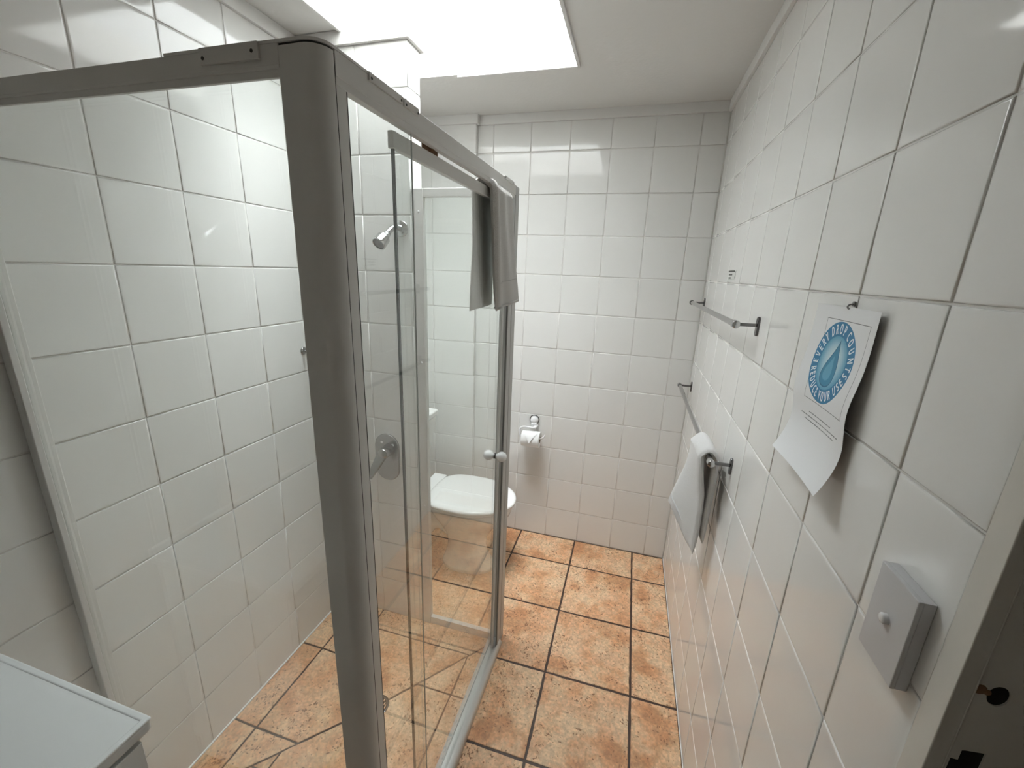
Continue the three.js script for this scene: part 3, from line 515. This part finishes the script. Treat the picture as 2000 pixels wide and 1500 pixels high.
// ------------------------------------------------------------------ poster, sticker and switch on the right wall
{
  const t = thing('poster', 'curling white paper poster with round blue water-saving print, hung from a hook', 'poster', [0, 1.4265, 1.495]);
  const w = 840, h = 1188, c = document.createElement('canvas'); c.width = w; c.height = h; const x = c.getContext('2d');
  const S = w / 0.21;
  x.fillStyle = '#f1f2f3'; x.fillRect(0, 0, w, h);
  x.strokeStyle = '#55585c'; x.lineWidth = 3; x.strokeRect((1.4365 - 1.39) * S, (1.575 - 1.553) * S, 0.1445 * S, 0.1425 * S);
  const cx = (1.4925 - 1.39) * S, cy = (1.575 - 1.4825) * S, R = 0.0685 * S;
  x.fillStyle = '#2f7fae'; x.beginPath(); x.arc(cx, cy, R, 0, 7); x.fill();
  const gr = x.createRadialGradient(cx, cy - R * 0.1, R * 0.1, cx, cy, R * 0.66); gr.addColorStop(0, '#e9f3f6'); gr.addColorStop(0.55, '#b5d8e4'); gr.addColorStop(1, '#5fa6c6'); x.fillStyle = gr; x.beginPath(); x.arc(cx, cy, R * 0.66, 0, 7); x.fill();
  const drop = (dx, dy, k, fill, edge) => { x.save(); x.translate(cx + dx * R, cy + dy * R); x.rotate(0.14); x.scale(k * R, k * R); x.beginPath(); x.moveTo(0, -0.62); x.bezierCurveTo(0.10, -0.30, 0.34, -0.04, 0.34, 0.24); x.bezierCurveTo(0.34, 0.62, -0.34, 0.62, -0.34, 0.24); x.bezierCurveTo(-0.34, -0.04, -0.10, -0.30, 0, -0.62); x.closePath(); x.fillStyle = fill; x.fill(); x.lineWidth = 0.03; x.strokeStyle = edge; x.stroke(); x.restore(); };
  drop(0.02, 0.06, 0.98, '#3f8fb5', '#2a6f96'); drop(-0.03, 0.14, 0.55, '#69aecb', '#5aa2c2');
  const arc = (text, r, mid, span, up) => { x.save(); x.fillStyle = '#f2f8fb'; x.font = 'bold ' + Math.round(R * 0.30) + 'px sans-serif'; x.textAlign = 'center'; x.textBaseline = 'middle'; const widths = [...text].map((q) => x.measureText(q).width), total = widths.reduce((a, b) => a + b, 0); let acc = 0;
    [...text].forEach((q, i) => { const k = (acc + widths[i] / 2) / total - 0.5; acc += widths[i]; const a = mid + k * span * (up ? 1 : -1); x.save(); x.translate(cx + Math.cos(a) * r, cy + Math.sin(a) * r); x.rotate(a + (up ? Math.PI / 2 : -Math.PI / 2)); x.scale(0.66, 1.12); x.fillText(q, 0, 0); x.restore(); }); x.restore(); };
  arc('EVERY DROP COUNTS', R * 0.825, -Math.PI / 2 + 0.03, 3.6, true);
  arc('REDUCE YOUR USE', R * 0.825, Math.PI / 2 + 0.02, 2.6, false);
  x.fillStyle = '#6b6f73';
  const row = (z0, z1, y) => { seed = Math.round(y * 1e4); for (let z = z0; z < z1;) { const l = rr(0.0025, 0.0075); x.fillRect((z - 1.39) * S, (1.575 - y) * S, Math.min(l, z1 - z) * S, 5.5); x.fillRect((z - 1.39 + l * rnd()) * S, (1.575 - y) * S - 3, 3, 9); z += l + 0.0012; } };
  row(1.4595, 1.5465, 1.3885); row(1.4290, 1.5770, 1.3800); row(1.4440, 1.5625, 1.3725);
  const tex = new THREE.CanvasTexture(c); tex.colorSpace = THREE.SRGBColorSpace; tex.anisotropy = 8;
  // the sheet: wavy, its lower edge lifting off the wall
  const off = (a, b) => { const y = 1 - b; const top = 0.004 + 0.004 * Math.pow(2 * a - 1, 2); const belly = 0.009 * Math.exp(-Math.pow((y - 0.50) / 0.17, 2)); const lift = 0.024 * Math.pow(Math.max(0, (y - 0.66) / 0.34), 1.6); return -(top + belly + lift); };
  const g = new THREE.PlaneGeometry(1, 1, 16, 48), p = g.attributes.position;
  const shape = (d) => { const q = g.clone(), pp = q.attributes.position; for (let i = 0; i < p.count; i++) { const a = p.getX(i) + 0.5, b = p.getY(i) + 0.5, y = 1 - b; pp.setXYZ(i, off(a, b) - d, 0.1485 - 0.297 * y + 0.012 * Math.pow(Math.max(0, y - 0.66) / 0.34, 2), (a - 0.5) * 0.21 + 0.0 - 0.003 * y); } q.computeVertexNormals(); return q; };
  const sheet = part('sheet', shape(0), std(1, 1, 1, 0.55, { map: tex, side: THREE.DoubleSide }), t);
  void sheet;
  const hk = part('hook', merge([bx(-0.004, -0.0005, 0.150, 0.158, 0.008, 0.015, 0.0015), tube([V3(-0.003, 0.154, 0.0115), V3(-0.009, 0.152, 0.0115), V3(-0.010, 0.1485, 0.0115), V3(-0.007, 0.146, 0.0115)], 0.0013, 12, 8)]), M.chromeDark, t);
  void hk;
}
{
  const t = thing('warning_sticker', 'small white sticker with three dark bars above the upper towel rail', 'sticker', [0, 1.6235, 0.574]);
  const c = document.createElement('canvas'); c.width = 256; c.height = 128; const x = c.getContext('2d');
  x.fillStyle = '#d9dad6'; x.fillRect(0, 0, 256, 128); x.fillStyle = '#3a3c36'; x.fillRect(6, 6, 216, 20); x.fillRect(30, 52, 120, 18); x.fillRect(36, 94, 82, 20); x.fillRect(236, 16, 10, 92); x.fillStyle = '#8c8e87'; x.fillRect(10, 119, 226, 6);
  const tex = new THREE.CanvasTexture(c); tex.colorSpace = THREE.SRGBColorSpace;
  const g = new THREE.BoxGeometry(0.126, 0.034, 0.0006).rotateY(-Math.PI / 2).translate(-0.0005, 0, 0);
  part('label', g, std(1, 1, 1, 0.5, { map: tex }), t);
}
{
  const t = thing('light_switch', 'grey white rectangular light switch box with one round button', 'light switch', [0, 1.2395, 1.791]);
  part('mounting_box', bx(-0.0118, -0.0004, -0.0572, 0.0572, -0.0342, 0.0342, 0.0008), M.switchBox, t);
  part('face_plate', bx(-0.0165, -0.0116, -0.0575, 0.0575, -0.0345, 0.0345, 0.0012), M.switchBox, t);
  part('button', spun(V3(-0.0164, 0.004, -0.0005), V3(-1, 0, 0), [[0.0062, 0], [0.0062, 0.004], [0.0055, 0.0055], [0.003, 0.006], [0.0001, 0.0061]], 24), M.knob, t);
}

// ------------------------------------------------------------------ vanity in the near left corner
{
  const t = thing('vanity', 'white vanity unit with rolled edge top in the near left corner', 'vanity', [-W, 0, 1.907]);
  const x1 = W - 1.099, zl = ZF - 1.907;
  part('benchtop', bx(0.001, x1, 0.772, 0.800, 0, zl - 0.001, 0.009), M.laminate, t);
  part('edge_lip', merge([bx(x1 - 0.0125, x1 + 0.0002, 0.794, 0.8018, -0.0002, zl - 0.001, 0.0036), bx(0.001, x1 - 0.006, 0.794, 0.8018, -0.0002, 0.0125, 0.0036)]), M.laminate, t);
  part('splashback', bx(0.0008, 0.014, 0.798, 0.822, 0.001, zl - 0.001, 0.004), M.laminate, t);
  part('cabinet', bx(0.001, x1 - 0.014, 0.10, 0.7715, 0.016, zl - 0.001, 0.002), M.laminate, t);
  for (const k of [0, 1]) { const d = part('door', bx(x1 - 0.0138, x1 - 0.002, 0.115, 0.765, 0.020 + k * 0.41, 0.426 + k * 0.41, 0.002), M.laminate, t); part('handle', bar(V3(x1 + 0.012, 0.62, 0.39 + k * 0.08), V3(x1 + 0.012, 0.72, 0.39 + k * 0.08), 0.005), M.chrome, d); part('handle_foot', bar(V3(x1 - 0.003, 0.70, 0.39 + k * 0.08), V3(x1 + 0.012, 0.70, 0.39 + k * 0.08), 0.004), M.chrome, d); }
  part('kickboard', bx(0.001, x1 - 0.05, 0.001, 0.10, 0.03, zl - 0.001), M.laminate, t);
}

scene.traverse((o) => { if (o.isMesh) delete o.userData_count; });
renderer.render(scene, camera);
